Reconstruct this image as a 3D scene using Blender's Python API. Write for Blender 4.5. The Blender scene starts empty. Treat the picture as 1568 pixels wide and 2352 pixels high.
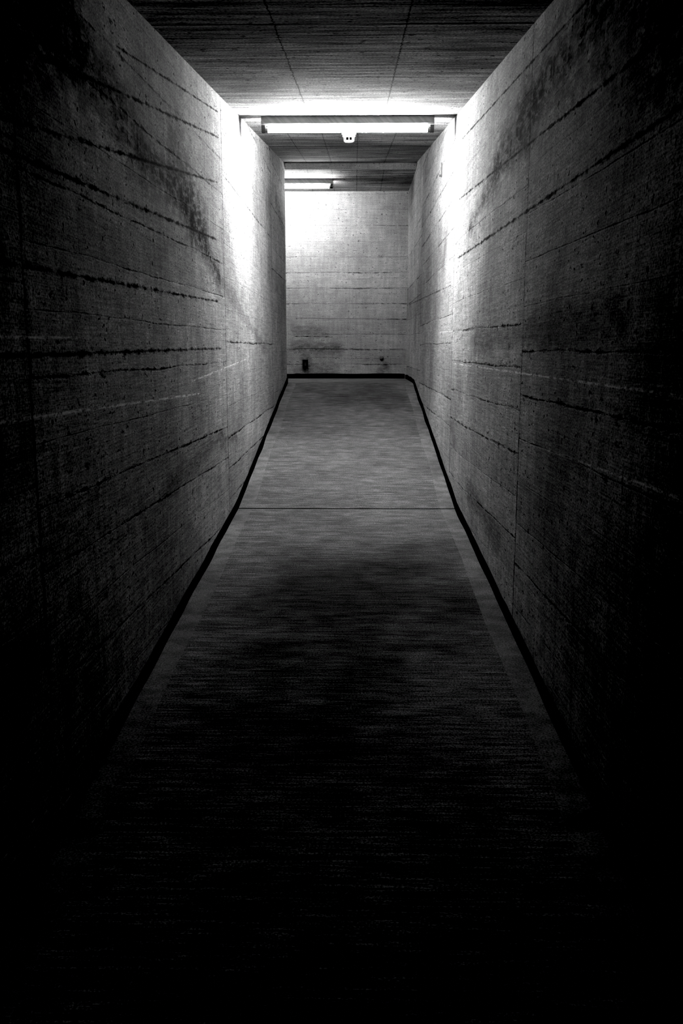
import bpy, bmesh, math, random
from mathutils import Vector, noise as mnoise
random.seed(7)
Z0=1.445
XL,XR=-0.803,0.697
YB=-5.0; YE=10.6; YF=12.1; XE=-5.0
sc=bpy.context.scene
# ---------------------------------------------------------------- helpers
class NT:
    def __init__(s,name):
        s.mat=bpy.data.materials.new(name); s.mat.use_nodes=True
        s.t=s.mat.node_tree; s.n=s.t.nodes; s.l=s.t.links
        s.b=s.n['Principled BSDF']
    def link(s,v,inp):
        if isinstance(v,(int,float)): inp.default_value=v
        else: s.l.new(v,inp)
    def M(s,op,a,b=0.0,c=0.0,clamp=False):
        n=s.n.new('ShaderNodeMath'); n.operation=op; n.use_clamp=clamp
        s.link(a,n.inputs[0]); s.link(b,n.inputs[1]); s.link(c,n.inputs[2])
        return n.outputs[0]
    def xyz(s):
        tc=s.n.new('ShaderNodeTexCoord'); sp=s.n.new('ShaderNodeSeparateXYZ')
        s.l.new(tc.outputs['Object'],sp.inputs[0]); return sp.outputs
    def vec(s,a,b,c=0.0):
        n=s.n.new('ShaderNodeCombineXYZ')
        s.link(a,n.inputs[0]); s.link(b,n.inputs[1]); s.link(c,n.inputs[2]); return n.outputs[0]
    def noise(s,v,scale=1.0,detail=3.0,rough=0.55,dist=0.0):
        n=s.n.new('ShaderNodeTexNoise'); n.noise_dimensions='2D'; s.l.new(v,n.inputs['Vector'])
        n.inputs['Scale'].default_value=scale; n.inputs['Detail'].default_value=detail
        n.inputs['Roughness'].default_value=rough; n.inputs['Distortion'].default_value=dist
        return n.outputs[0]
    def n2(s,a,b,sa,sb,seed,detail=2,rough=0.6):
        """2-D noise, scaled separately along the two surface directions"""
        return s.noise(s.vec(s.M('MULTIPLY_ADD',a,sa,seed),s.M('MULTIPLY_ADD',b,sb,seed*1.7)),1.0,detail,rough)
    def white(s,v):
        n=s.n.new('ShaderNodeTexWhiteNoise'); n.noise_dimensions='3D'
        s.l.new(v,n.inputs['Vector']); return n.outputs['Value']
    def ss(s,v,a,b,o0=0.0,o1=1.0):
        n=s.n.new('ShaderNodeMapRange'); n.interpolation_type='SMOOTHSTEP'
        s.link(v,n.inputs[0]); s.link(a,n.inputs[1]); s.link(b,n.inputs[2]); s.link(o0,n.inputs[3]); s.link(o1,n.inputs[4])
        return n.outputs[0]
    def mul(s,*a):
        r=a[0]
        for q in a[1:]: r=s.M('MULTIPLY',r,q)
        return r
    def seg(s,y,z,p,q):
        dx,dz=q[0]-p[0],q[1]-p[1]; L=dx*dx+dz*dz
        ay=s.M('SUBTRACT',y,p[0]); az=s.M('SUBTRACT',z,p[1])
        t=s.M('DIVIDE',s.M('ADD',s.M('MULTIPLY',ay,dx),s.M('MULTIPLY',az,dz)),L,clamp=True)
        ey=s.M('SUBTRACT',ay,s.M('MULTIPLY',t,dx)); ez=s.M('SUBTRACT',az,s.M('MULTIPLY',t,dz))
        return s.M('SQRT',s.M('ADD',s.M('MULTIPLY',ey,ey),s.M('MULTIPLY',ez,ez)))
    def finish(s,val,height=None,rough=0.85,spec=0.25,dist=0.01,strength=0.6):
        cb=s.n.new('ShaderNodeCombineXYZ')
        for i in range(3): s.link(val,cb.inputs[i])
        s.l.new(cb.outputs[0],s.b.inputs['Base Color'])
        s.link(rough,s.b.inputs['Roughness']); s.b.inputs['Specular IOR Level'].default_value=spec
        if height is not None:
            bp=s.n.new('ShaderNodeBump'); bp.inputs['Strength'].default_value=strength
            bp.inputs['Distance'].default_value=dist
            s.l.new(height,bp.inputs['Height']); s.l.new(bp.outputs[0],s.b.inputs['Normal'])
        return s.mat

def wall_mat(name,along,seed,joints,stains_and_shadow,whites,darks,fan=0.05,base=0.46,soft=1.0):
    N=NT(name); o=N.xyz(); y=o[along]; z=N.M('SUBTRACT',o[2],Z0)
    if fan:
        d=N.M('MINIMUM',N.M('SUBTRACT',y,5.6),0.0)
        zb=N.M('DIVIDE',z,N.M('MAXIMUM',N.M('MULTIPLY_ADD',d,fan,1.0),0.4))
    else: zb=z
    pid=0.0
    for j in joints: pid=N.M('ADD',pid,N.M('GREATER_THAN',y,j))
    sp=N.n2(y,z,11,13,seed,3,0.75)
    rag=N.n2(y,z,10,28,seed+5,3,0.75)
    brk=N.n2(y,z,1.2,2.5,seed+9,2,0.6)
    b=N.M('MULTIPLY_ADD',zb,5.0,N.M('MULTIPLY',brk,0.14))
    b=N.M('MULTIPLY_ADD',pid,0.37,b)
    fl=N.M('FLOOR',b); near=N.M('ROUND',b)
    dl=N.M('ABSOLUTE',N.M('SUBTRACT',b,near))
    rl=N.white(N.vec(near,pid,seed+1)); rb=N.white(N.vec(fl,pid,seed+2))
    lw=N.mul(N.ss(rl,0.2,0.95,0.012,0.045),N.ss(rag,0.35,0.65,0.15,1.6),N.ss(sp,0.35,0.6,0.5,1.2))
    line=N.mul(N.ss(dl,0.0,N.M('ADD',lw,0.008),1.0,0.0),N.ss(rag,0.34,0.52,0.15,1.0),N.ss(rl,0.0,0.8,0.2,0.9),N.ss(brk,0.35,0.6,0.35,1.0))
    grain=N.n2(y,z,3.5,50,seed+1,3,0.65)
    drip=N.n2(y,z,30,3,seed+4,2,0.6)
    big=N.n2(y,z,.9,.9,seed+6,3,0.6)
    fine=N.n2(y,z,120,130,seed+8,1,0.8)
    pit=N.n2(y,z,30,42,seed+7,1,0.6)
    k=soft
    pits=N.mul(N.ss(pit,0.68,0.72),N.ss(sp,0.49,0.59),k)
    pits2=N.mul(N.ss(rag,0.64,0.70),N.ss(big,0.46,0.64),k*k)
    def r(v,a,bb,lo,hi): return N.ss(v,a,bb,1-(1-lo)*k,1+(hi-1)*k)
    col=N.mul(base,r(big,0.25,0.72,0.72,1.15),r(sp,0.25,0.75,0.84,1.12),r(grain,0.25,0.75,0.87,1.1),
              r(drip,0.3,0.75,0.88,1.07),r(fine,0.22,0.78,0.62,1.34),N.M('MULTIPLY_ADD',rb,0.2*k,1-.1*k))
    dark=N.M('SUBTRACT',1.0,N.mul(line,0.5+.4*k))
    h=N.M('ADD',N.M('MULTIPLY',dark,0.55),N.M('MULTIPLY',N.M('ADD',sp,grain),0.25))
    h=N.M('MULTIPLY_ADD',rb,0.12,h)
    dark=N.mul(dark,N.M('SUBTRACT',1.0,N.mul(pits,0.85)),N.M('SUBTRACT',1.0,N.mul(pits2,0.7)))
    brkup=N.mul(N.ss(rag,0.36,0.56,0.42,1.0),N.ss(sp,0.34,0.56,0.5,1.0),N.ss(drip,0.3,0.56,0.65,1.0))
    for (p,q,w,a) in stains_and_shadow:  # concrete stains, plus shadow painted into the colour
        dd=N.M('ADD',N.seg(y,z,p,q),N.M('MULTIPLY',N.M('SUBTRACT',N.M('ADD',brk,sp),1.05),w*1.7))
        m=N.mul(N.ss(dd,0.1*w,w*1.3,a,0.0),brkup)
        dark=N.mul(dark,N.M('SUBTRACT',1.0,m))
    for (p,q,w,a) in darks:
        dd=N.M('ADD',N.seg(y,z,p,q),N.M('MULTIPLY',N.M('SUBTRACT',rag,0.45),w*3.0))
        dark=N.mul(dark,N.M('SUBTRACT',1.0,N.ss(dd,w*0.05,w,a,0.0)))
    for j in joints:
        dj=N.M('ABSOLUTE',N.M('SUBTRACT',N.M('SUBTRACT',y,j),N.M('MULTIPLY',N.M('SUBTRACT',sp,0.5),0.04)))
        m=N.mul(N.ss(dj,0.003,0.013,0.75,0.0),N.ss(sp,0.32,0.58,0.2,1.0)); dark=N.mul(dark,N.M('SUBTRACT',1.0,m))
    col=N.mul(col,dark)
    for (p,q,w) in whites:
        dd=N.M('ADD',N.seg(y,z,p,q),N.M('MULTIPLY',N.M('SUBTRACT',rag,0.5),w*2.5))
        col=N.M('ADD',col,N.mul(N.ss(dd,w*0.2,w,1.0,0.0),N.ss(rag,0.40,0.55),0.4))
    return N.finish(N.M('MINIMUM',col,0.9),h,0.95,0.12,0.012,0.55*k)

def mesh_obj(name,verts,faces,mats,midx=None,smooth=False,parent=None):
    me=bpy.data.meshes.new(name); me.from_pydata([Vector(v) for v in verts],[],faces); 
    for m in (mats if isinstance(mats,list) else [mats]): me.materials.append(m)
    if midx:
        for p,i in zip(me.polygons,midx): p.material_index=i
    bm=bmesh.new(); bm.from_mesh(me); bmesh.ops.recalc_face_normals(bm,faces=bm.faces); bm.to_mesh(me); bm.free()
    for p in me.polygons: p.use_smooth=smooth
    ob=bpy.data.objects.new(name,me); sc.collection.objects.link(ob)
    if parent: ob.parent=parent
    return ob
def prism(name,prof,x0,x1,mat):
    n=len(prof); v=[(x0,y,z+Z0) for y,z in prof]+[(x1,y,z+Z0) for y,z in prof]
    f=[list(range(n)),list(range(2*n-1,n-1,-1))]+[[i,(i+1)%n,n+(i+1)%n,n+i] for i in range(n)]
    return mesh_obj(name,v,f,mat)
def box(name,a,b,mat,bevel=0,parent=None):
    x0,y0,z0=a;x1,y1,z1=b
    v=[(x0,y0,z0),(x1,y0,z0),(x1,y1,z0),(x0,y1,z0),(x0,y0,z1),(x1,y0,z1),(x1,y1,z1),(x0,y1,z1)]
    f=[[0,3,2,1],[4,5,6,7],[0,1,5,4],[1,2,6,5],[2,3,7,6],[3,0,4,7]]
    o=mesh_obj(name,v,f,mat,parent=parent)
    if bevel:
        m=o.modifiers.new('bevel','BEVEL'); m.width=bevel; m.segments=3
    return o
def lathe(name,prof,mat,seg=48,axis='Z',parent=None,smooth=True):
    v=[];f=[]
    for r,h in prof:
        for k in range(seg):
            a=2*math.pi*k/seg; c,s=math.cos(a)*r,math.sin(a)*r
            v.append({'Z':(c,s,h),'X':(h,c,s),'Y':(c,h,s)}[axis])
    for i in range(len(prof)-1):
        for k in range(seg):
            f.append([i*seg+k,i*seg+(k+1)%seg,(i+1)*seg+(k+1)%seg,(i+1)*seg+k])
    f.append(list(range(seg))); f.append(list(range((len(prof)-1)*seg,len(prof)*seg)))
    o=mesh_obj(name,v,f,mat,smooth=smooth,parent=parent)
    if smooth:
        m=o.modifiers.new('es','EDGE_SPLIT'); m.split_angle=math.radians(35)
    return o
def fz(y):
    if y<5.95: return -1.445+0.0620*y
    if y<10.55: return -1.076+(y-5.95)*(0.676/4.6)
    return -0.400
def cz(y): return 0.796+0.1206*y

# ---------------------------------------------------------------- materials
m_left=wall_mat('board_marked_concrete_left',1,11.0,[2.2,5.6,8.8],
    stains_and_shadow=[((2.4,.88),(3.5,.72),.13,.92),((3.5,.72),(4.5,.66),.13,.95),((4.4,.66),(5.4,.42),.09,.92),((5.4,.42),(8.0,.0),.06,.4),
            ((4.1,.82),(4.9,.62),.16,.8),((1.4,.62),(2.6,.92),.25,.95),((3.6,-.62),(5.4,-.5),.06,.4),((9.4,1.5),(10.3,1.3),.12,.6),((5.3,-.55),(6.0,-.6),.06,.5)],  # widest entry darkens the upper near end
    whites=[((2.0,-.165),(4.6,-.23),.008),((4.4,-.16),(6.6,-.08),.007),((1.2,.02),(2.6,.03),.006)],
    darks=[((1.3,.40),(5.3,.62),.012,.95),((1.5,.18),(5.3,.27),.012,.95),((1.5,-.02),(5.4,-.0),.012,.85),((2.0,.50),(5.4,.95),.012,.95),((2.4,.73),(5.5,1.22),.011,.95),((3.2,1.0),(5.5,1.36),.009,.95)])
m_right=wall_mat('board_marked_concrete_right',1,47.0,[3.75,6.45,9.6],
    stains_and_shadow=[((2.7,.92),(3.9,1.0),.16,.95),((3.6,.95),(4.6,.86),.13,.95),((4.6,.86),(5.6,.72),.08,.85),((2.4,.08),(5.2,.03),.07,.5),((1.4,.65),(2.7,1.05),.30,.97),  # widest entry paints in the shadow high at the near end
            ((4.2,-.9),(5.4,-.85),.08,.5),((6.7,1.1),(7.2,.7),.1,.3)],
    whites=[((1.4,-.10),(6.4,-.105),.007),((1.4,-.3),(3.2,-.36),.006),((6.4,.12),(7.4,.13),.006)],
    darks=[((1.6,.50),(6.2,.60),.012,.95),((1.7,.66),(6.2,.98),.011,.95),((2.6,1.0),(6.2,1.35),.009,.95),((6.6,.45),(11.6,.55),.010,.6)])
m_far=wall_mat('board_marked_concrete_far',0,83.0,[],
    stains_and_shadow=[((-.67,-.26),(-.66,-.15),.07,.6),((-.8,.02),(-.2,.0),.09,.5),((-.8,.25),(-.4,.2),.07,.4),((.34,-.33),(.42,-.24),.06,.5),((-.8,-.3),(-.3,-.3),.08,.45)],  # entry below the pipe stub is its cast shadow, painted in
    whites=[],darks=[((-.82,.16),(-.3,.15),.008,.85),((-.8,.0),(.2,-.01),.006,.75),((-.8,.4),(.6,.38),.004,.5),((-.6,-.12),(.6,-.14),.004,.6),((-.2,.9),(.6,.92),.004,.5)],fan=0,base=0.43,soft=0.62)

def ceil_mat():
    N=NT('shuttered_concrete_ceiling'); o=N.xyz(); x,y=o[0],o[1]
    st=N.n2(x,y,1.3,12,5,4,0.68); st2=N.n2(x,y,4,60,8,2,0.6)
    big=N.n2(x,y,1.3,1.3,2,3,0.6); fine=N.n2(x,y,95,95,3,1,0.8); pit=N.n2(x,y,20,26,1,2,0.6)
    wx=N.M('MULTIPLY',N.M('SUBTRACT',pit,0.5),0.02)
    col=N.mul(0.40,N.ss(st,0.34,0.68,0.64,1.27),N.ss(st2,0.3,0.7,0.82,1.15),N.ss(big,0.3,0.7,0.75,1.15),N.ss(fine,0.22,0.78,0.6,1.4),
              N.ss(pit,0.66,0.72,1.0,0.3))
    d=1.0
    first=N.M('LESS_THAN',y,6.47); sec=N.M('SUBTRACT',1.0,first)
    def seam(c,co,w,msk,a=0.85):
        dd=N.M('ABSOLUTE',N.M('ADD',N.M('SUBTRACT',c,co),wx))
        return N.M('SUBTRACT',1.0,N.mul(N.ss(dd,w*0.3,w,a,0.0),msk))
    for c in (-.32,.20): d=N.mul(d,seam(x,c,.005,first,.75))
    for c in (-.55,-.27,.02,.33): d=N.mul(d,seam(x,c,.005,sec,.5))
    for c in (3.75,6.47,8.7,9.9): d=N.mul(d,seam(y,c,.020,1.0,.8))
    col=N.mul(col,d)
    return N.finish(N.M('MINIMUM',col,0.85),st,0.95,0.1,0.006,0.4)
m_ceil=ceil_mat()

def floor_mat(name,base,broom):
    N=NT(name); o=N.xyz(); x,y=o[0],o[1]
    big=N.n2(x,y,1.1,1.1,4,3,0.6); mid=N.n2(x,y,7,11,6,4,0.7); fine=N.n2(x,y,150,170,2,1,0.8)
    if broom:
        st=N.n2(x,y,2.4,60,5,4,0.8); st2=N.n2(x,y,10,150,8,1,0.6)
        far_patch=N.M('ADD',N.seg(x,y,(-.3,10.2),(.4,9.6)),N.M('MULTIPLY',N.M('SUBTRACT',big,.5),1.6))  # irregular patch, darkens the floor towards the crest
        near_patch=N.M('ADD',N.seg(x,y,(.25,4.9),(.0,3.2)),N.M('MULTIPLY',N.M('SUBTRACT',big,.5),1.2))  # irregular darker patch on the nearer ramp
        col=N.mul(base,N.ss(st,0.34,0.68,0.72,1.2),N.ss(st2,0.3,0.7,0.8,1.17),N.ss(big,0.3,0.68,0.88,1.08),N.ss(mid,0.3,0.7,0.84,1.11),N.ss(fine,0.22,0.78,0.55,1.4),
                  N.ss(far_patch,0.1,0.7,0.76,1.0),N.ss(near_patch,0.05,0.65,0.58,1.0))
        return N.finish(col,st,1.0,0.04,0.002,0.35)
    col=N.mul(base,N.ss(big,0.3,0.68,0.85,1.1),N.ss(mid,0.3,0.7,0.8,1.15),N.ss(fine,0.22,0.78,0.7,1.28))
    return N.finish(col,None,1.0,0.04)
m_floor=floor_mat('broomed_concrete',0.22,True)
m_edge=floor_mat('trowelled_concrete_edge',0.235,False)
def plain(name,lo,hi,rough,spec=.4,sc_=40,metal=0):
    N=NT(name); o=N.xyz(); q=N.noise(N.vec(N.M('ADD',o[0],o[2]),o[1]),sc_,2)
    N.finish(N.ss(q,.3,.7,lo,hi),None,rough,spec); N.b.inputs['Metallic'].default_value=metal
    return N.mat
m_black=plain('black_bitumen_skirting',.004,.012,.9,.03,30)
m_dark=plain('dark_joint',.003,.005,.9,.05)
m_white=plain('grey_enamel',.20,.25,.45)
m_plast=plain('white_plastic',.50,.56,.45)
m_grey=plain('grey_plastic',.05,.07,.5)
m_steel=plain('galvanised_steel',.10,.25,.5,.5,50,.6)
def glow(name,st):
    N=NT(name); N.b.inputs['Emission Color'].default_value=(1,1,1,1); N.b.inputs['Emission Strength'].default_value=st
    N.b.inputs['Base Color'].default_value=(.9,.9,.9,1); return N.mat
m_tube=glow('fluorescent_glow',480.0); m_tube2=glow('fluorescent_glow_dimmer',215.0)

# ---------------------------------------------------------------- room shell
prism('wall_left',[(YB,fz(YB)-.1),(5.95,fz(5.95)-.1),(YE,-.5),(YE,cz(YE)+.1),(YB,cz(YB)+.1)],XL-.3,XL,m_left)
prism('wall_right',[(YB,fz(YB)-.1),(5.95,fz(5.95)-.1),(YE,-.5),(YF+.3,-.5),(YF+.3,2.2),(YE,cz(YE)+.1),(YB,cz(YB)+.1)],XR,XR+.3,m_right)
box('wall_far',(XE,YF,Z0-.5),(XR,YF+.3,Z0+2.15),m_far)
box('wall_return',(XE,YE-.3,Z0-.5),(XL-.3,YE,Z0+2.15),m_far)
box('wall_side_end',(XE-.3,YE-.3,Z0-.5),(XE,YF+.3,Z0+2.15),m_far)

SY=10.66; LZ=2.015; v=[];f=[];fm=[]
def slab(x0,x1,pts,th):
    b=len(v)
    for (y,z) in pts: v.extend([(x0,y,z+Z0),(x1,y,z+Z0)])
    n=len(pts)
    for (y,z) in pts: v.extend([(x0,y,z+Z0+th),(x1,y,z+Z0+th)])
    t=b+2*n
    for i in range(n-1):
        f.append([b+2*i,b+2*i+1,b+2*i+3,b+2*i+2])
        f.append([t+2*i,t+2*i+2,t+2*i+3,t+2*i+1])
        f.append([b+2*i,b+2*i+2,t+2*i+2,t+2*i]); f.append([b+2*i+1,t+2*i+1,t+2*i+3,b+2*i+3])
        fm.extend([0,0,0,0])
    f.append([b,t,t+1,b+1]); f.append([b+2*n-2,b+2*n-1,t+2*n-1,t+2*n-2]); fm.extend([1,1])
slab(XL,XR,[(YB,cz(YB)),(SY,cz(SY))],.3)
slab(XL,XR,[(SY,LZ),(YF,LZ)],.35)
slab(XE,XL,[(YE,LZ),(YF,LZ)],.35)
mesh_obj('ceiling',v,f,[m_ceil,m_far],fm)

EW=0.075
ys=[YB]; y=YB
while y<5.9: y+=.25; ys.append(min(y,5.935))
ys=sorted(set(ys))
prof=[(y,fz(y),0) for y in ys]
prof+=[(5.9355,fz(5.94)-.02,1),(5.9505,fz(5.95)-.02,1),(5.951,fz(5.951),1)]
y=5.951
while y<10.2: y+=.25; prof.append((y,fz(y),0))
prof+=[(10.42,fz(10.42)-.001,0),(10.52,-.4085,0),(10.62,-.402,0),(10.72,-.4,0),(YF,-.4,0)]
def wob(y,s): return .006*math.sin(y*3.1+s)+.006*mnoise.noise(Vector((y*2.3,s,0)))
v=[];f=[];mi=[]
for (y,z,k) in prof:
    for x in (XL,XL+.03+EW+wob(y,1),XR-.03-EW+wob(y,5),XR): v.append((x,y,z+Z0))
for i in range(len(prof)-1):
    for k in range(3):
        f.append([4*i+k,4*i+k+1,4*i+5+k,4*i+4+k])
        g=prof[i+1][2]==1
        mi.append(2 if g else (0 if k==1 or prof[i][0]>10.5 else 1))
b=len(v)
v+=[(XE,YE,Z0-.4),(XL,YE,Z0-.4),(XL,YF,Z0-.4),(XE,YF,Z0-.4)]; f.append([b,b+1,b+2,b+3]); mi.append(0)
mesh_obj('floor',v,f,[m_floor,m_edge,m_dark],mi)

def skirt(name,pts,nrm,seed,hh=.050,th=.012):
    v=[];f=[]
    for i,(x,y,z) in enumerate(pts):
        s=(abs(x)+y)*3.0
        h=hh+.012*mnoise.noise(Vector((s*.6,seed,0)))+.006*mnoise.noise(Vector((s*2.5,seed,4)))
        t=th+.008*mnoise.noise(Vector((s*.7,seed,9)))
        nx,ny=nrm
        v+=[(x,y,z-.03),(x+nx*t,y+ny*t,z-.03),(x+nx*t,y+ny*t,z+h-.006),(x+nx*(t-.005),y+ny*(t-.005),z+h),(x,y,z+h)]
    n=len(pts)
    for i in range(n-1):
        for k in range(5): f.append([5*i+k,5*i+(k+1)%5,5*i+5+(k+1)%5,5*i+5+k])
    f.append([0,1,2,3,4]); f.append([5*n-5+k for k in range(5)])
    return mesh_obj(name,v,f,m_black)
def rng(a,b,st):
    n=max(2,int(abs(b-a)/st)); return [a+(b-a)*i/n for i in range(n+1)]
skirt('baseboard_left',[(XL,y,Z0+fz(y)) for y in rng(YB,YE,.08)],(1,0),1)
skirt('baseboard_right',[(XR,y,Z0+fz(y)) for y in rng(YB,YF,.08)],(-1,0),2)
skirt('baseboard_far',[(x,YF,Z0-.4) for x in rng(XE,XR-.02,.08)],(0,-1),3,.062)
skirt('baseboard_return',[(x,YE,Z0-.4) for x in rng(XE,XL,.08)],(0,1),4)

# ---------------------------------------------------------------- light fittings
def fitting(name,loc,tilt,mt):
    e=bpy.data.objects.new(name,None); e.empty_display_size=.2; sc.collection.objects.link(e)
    L=.6
    pr=[(-.044,0),(.044,0),(.044,-.044),(.034,-.056),(-.034,-.056),(-.044,-.044)]
    n=len(pr); v=[(-L,a,b) for a,b in pr]+[(L,a,b) for a,b in pr]
    f=[list(range(n)),list(range(2*n-1,n-1,-1))]+[[i,(i+1)%n,n+(i+1)%n,n+i] for i in range(n)]
    h=mesh_obj('housing',v,f,m_white,parent=e); mb=h.modifiers.new('b','BEVEL'); mb.width=.003; mb.segments=2
    for s,nm in ((-1,'lampholder_1'),(1,'lampholder_2')):
        a0,a1=sorted((s*L,s*(L-.026)))
        pts=[(-.022,-.050),(.022,-.050)]+[(.022*math.cos(t),-.084-.022*math.sin(t)) for t in [math.pi*k/10 for k in range(11)]]
        n=len(pts); v=[(a0,p,q) for p,q in pts]+[(a1,p,q) for p,q in pts]
        f=[list(range(n)),list(range(2*n-1,n-1,-1))]+[[i,(i+1)%n,n+(i+1)%n,n+i] for i in range(n)]
        mesh_obj(nm,v,f,m_grey,parent=e)
        c0=s*(L-.026); c1=s*(L-.044)
        o=lathe('end_cap_%d'%(1 if s<0 else 2),[(.0185,min(c0,c1)),(.0185,max(c0,c1))],m_steel,24,'X',e); o.location=(0,0,-.084)
    o=lathe('tube',[(.019,-L+.044),(.019,L-.044)],mt,24,'X',e); o.location=(0,0,-.084)
    e.location=loc; e.rotation_euler=(tilt,0,0)
    return e
ty=6.54
fitting('fluorescent_light',(-.053,ty,Z0+cz(ty)),math.atan(.1206),m_tube)
fitting('fluorescent_light',(-.87,11.27,Z0+LZ),0,m_tube2)

dy=7.5
e=bpy.data.objects.new('smoke_detector',None); sc.collection.objects.link(e); e.location=(-.05,dy,Z0+cz(dy)); e.rotation_euler=(math.atan(.1206),0,0)
lathe('base',[(.060,0),(.060,-.018),(.056,-.022)],m_plast,48,'Z',e)
lathe('body',[(.053,-.022),(.053,-.036),(.045,-.042)],m_plast,48,'Z',e)
lathe('sensing_chamber',[(.036,-.042),(.036,-.062)],m_dark,32,'Z',e)
for k in range(8):
    a=2*math.pi*k/8; o=box('rib_%d'%(k+1),(.035,-.004,-.063),(.042,.004,-.041),m_plast,parent=e); o.rotation_euler=(0,0,a)
lathe('cap',[(.043,-.062),(.042,-.070),(.030,-.078),(.012,-.081)],m_plast,48,'Z',e)

e=bpy.data.objects.new('pipe_stub',None); sc.collection.objects.link(e); e.location=(.362,YF,Z0-.13)
lathe('flange',[(.030,0),(.030,-.006),(.022,-.009)],m_steel,32,'Y',e)
lathe('pipe',[(.013,-.005),(.013,-.060)],m_steel,24,'Y',e)
lathe('cap',[(.019,-.056),(.023,-.060),(.023,-.080),(.016,-.088),(.005,-.090)],m_steel,6,'Y',e,smooth=False)
e=bpy.data.objects.new('conduit_box',None); sc.collection.objects.link(e); e.location=(-.665,YF,Z0-.205)
for nm,a,b_ in (('back',(-.034,-.006,-.052),(.034,0,.052)),('side_1',(-.038,-.028,-.056),(-.032,0,.056)),('side_2',(.032,-.028,-.056),(.038,0,.056)),
              ('top',(-.034,-.028,.050),(.034,0,.056)),('bottom',(-.034,-.028,-.056),(.034,0,-.050)),('terminal',(-.014,-.018,-.03),(.012,-.005,.02))):
    box(nm,a,b_,m_dark if nm=='back' else m_grey,0,e)
e=bpy.data.objects.new('wall_bracket',None); sc.collection.objects.link(e); e.location=(XR,7.5,Z0+1.41)
box('plate',(-.004,-.012,-.055),(0,.012,.055),m_grey,.001,e)
box('hook',(-.02,-.006,-.05),(-.003,.006,-.035),m_grey,.001,e)

# ---------------------------------------------------------------- world, camera
w=bpy.data.worlds.new('World'); sc.world=w; w.use_nodes=True
w.node_tree.nodes['Background'].inputs[0].default_value=(0,0,0,1); w.node_tree.nodes['Background'].inputs[1].default_value=0
cd=bpy.data.cameras.new('camera'); cam=bpy.data.objects.new('camera',cd); sc.collection.objects.link(cam)
cd.sensor_fit='VERTICAL'; cd.sensor_height=36; cd.sensor_width=24; cd.lens=36*2030/2352
cam.location=(0,0,Z0); cam.rotation_euler=(math.radians(90-10.49),0,math.radians(.84)); cd.clip_start=.02
sc.camera=cam
vs=sc.view_settings
vs.view_transform='Standard'; vs.look='None'
vs.exposure=0.0; vs.gamma=0.74
vs.use_curve_mapping=True
vs.curve_mapping.black_level=(.041,.041,.041)
vs.curve_mapping.update()
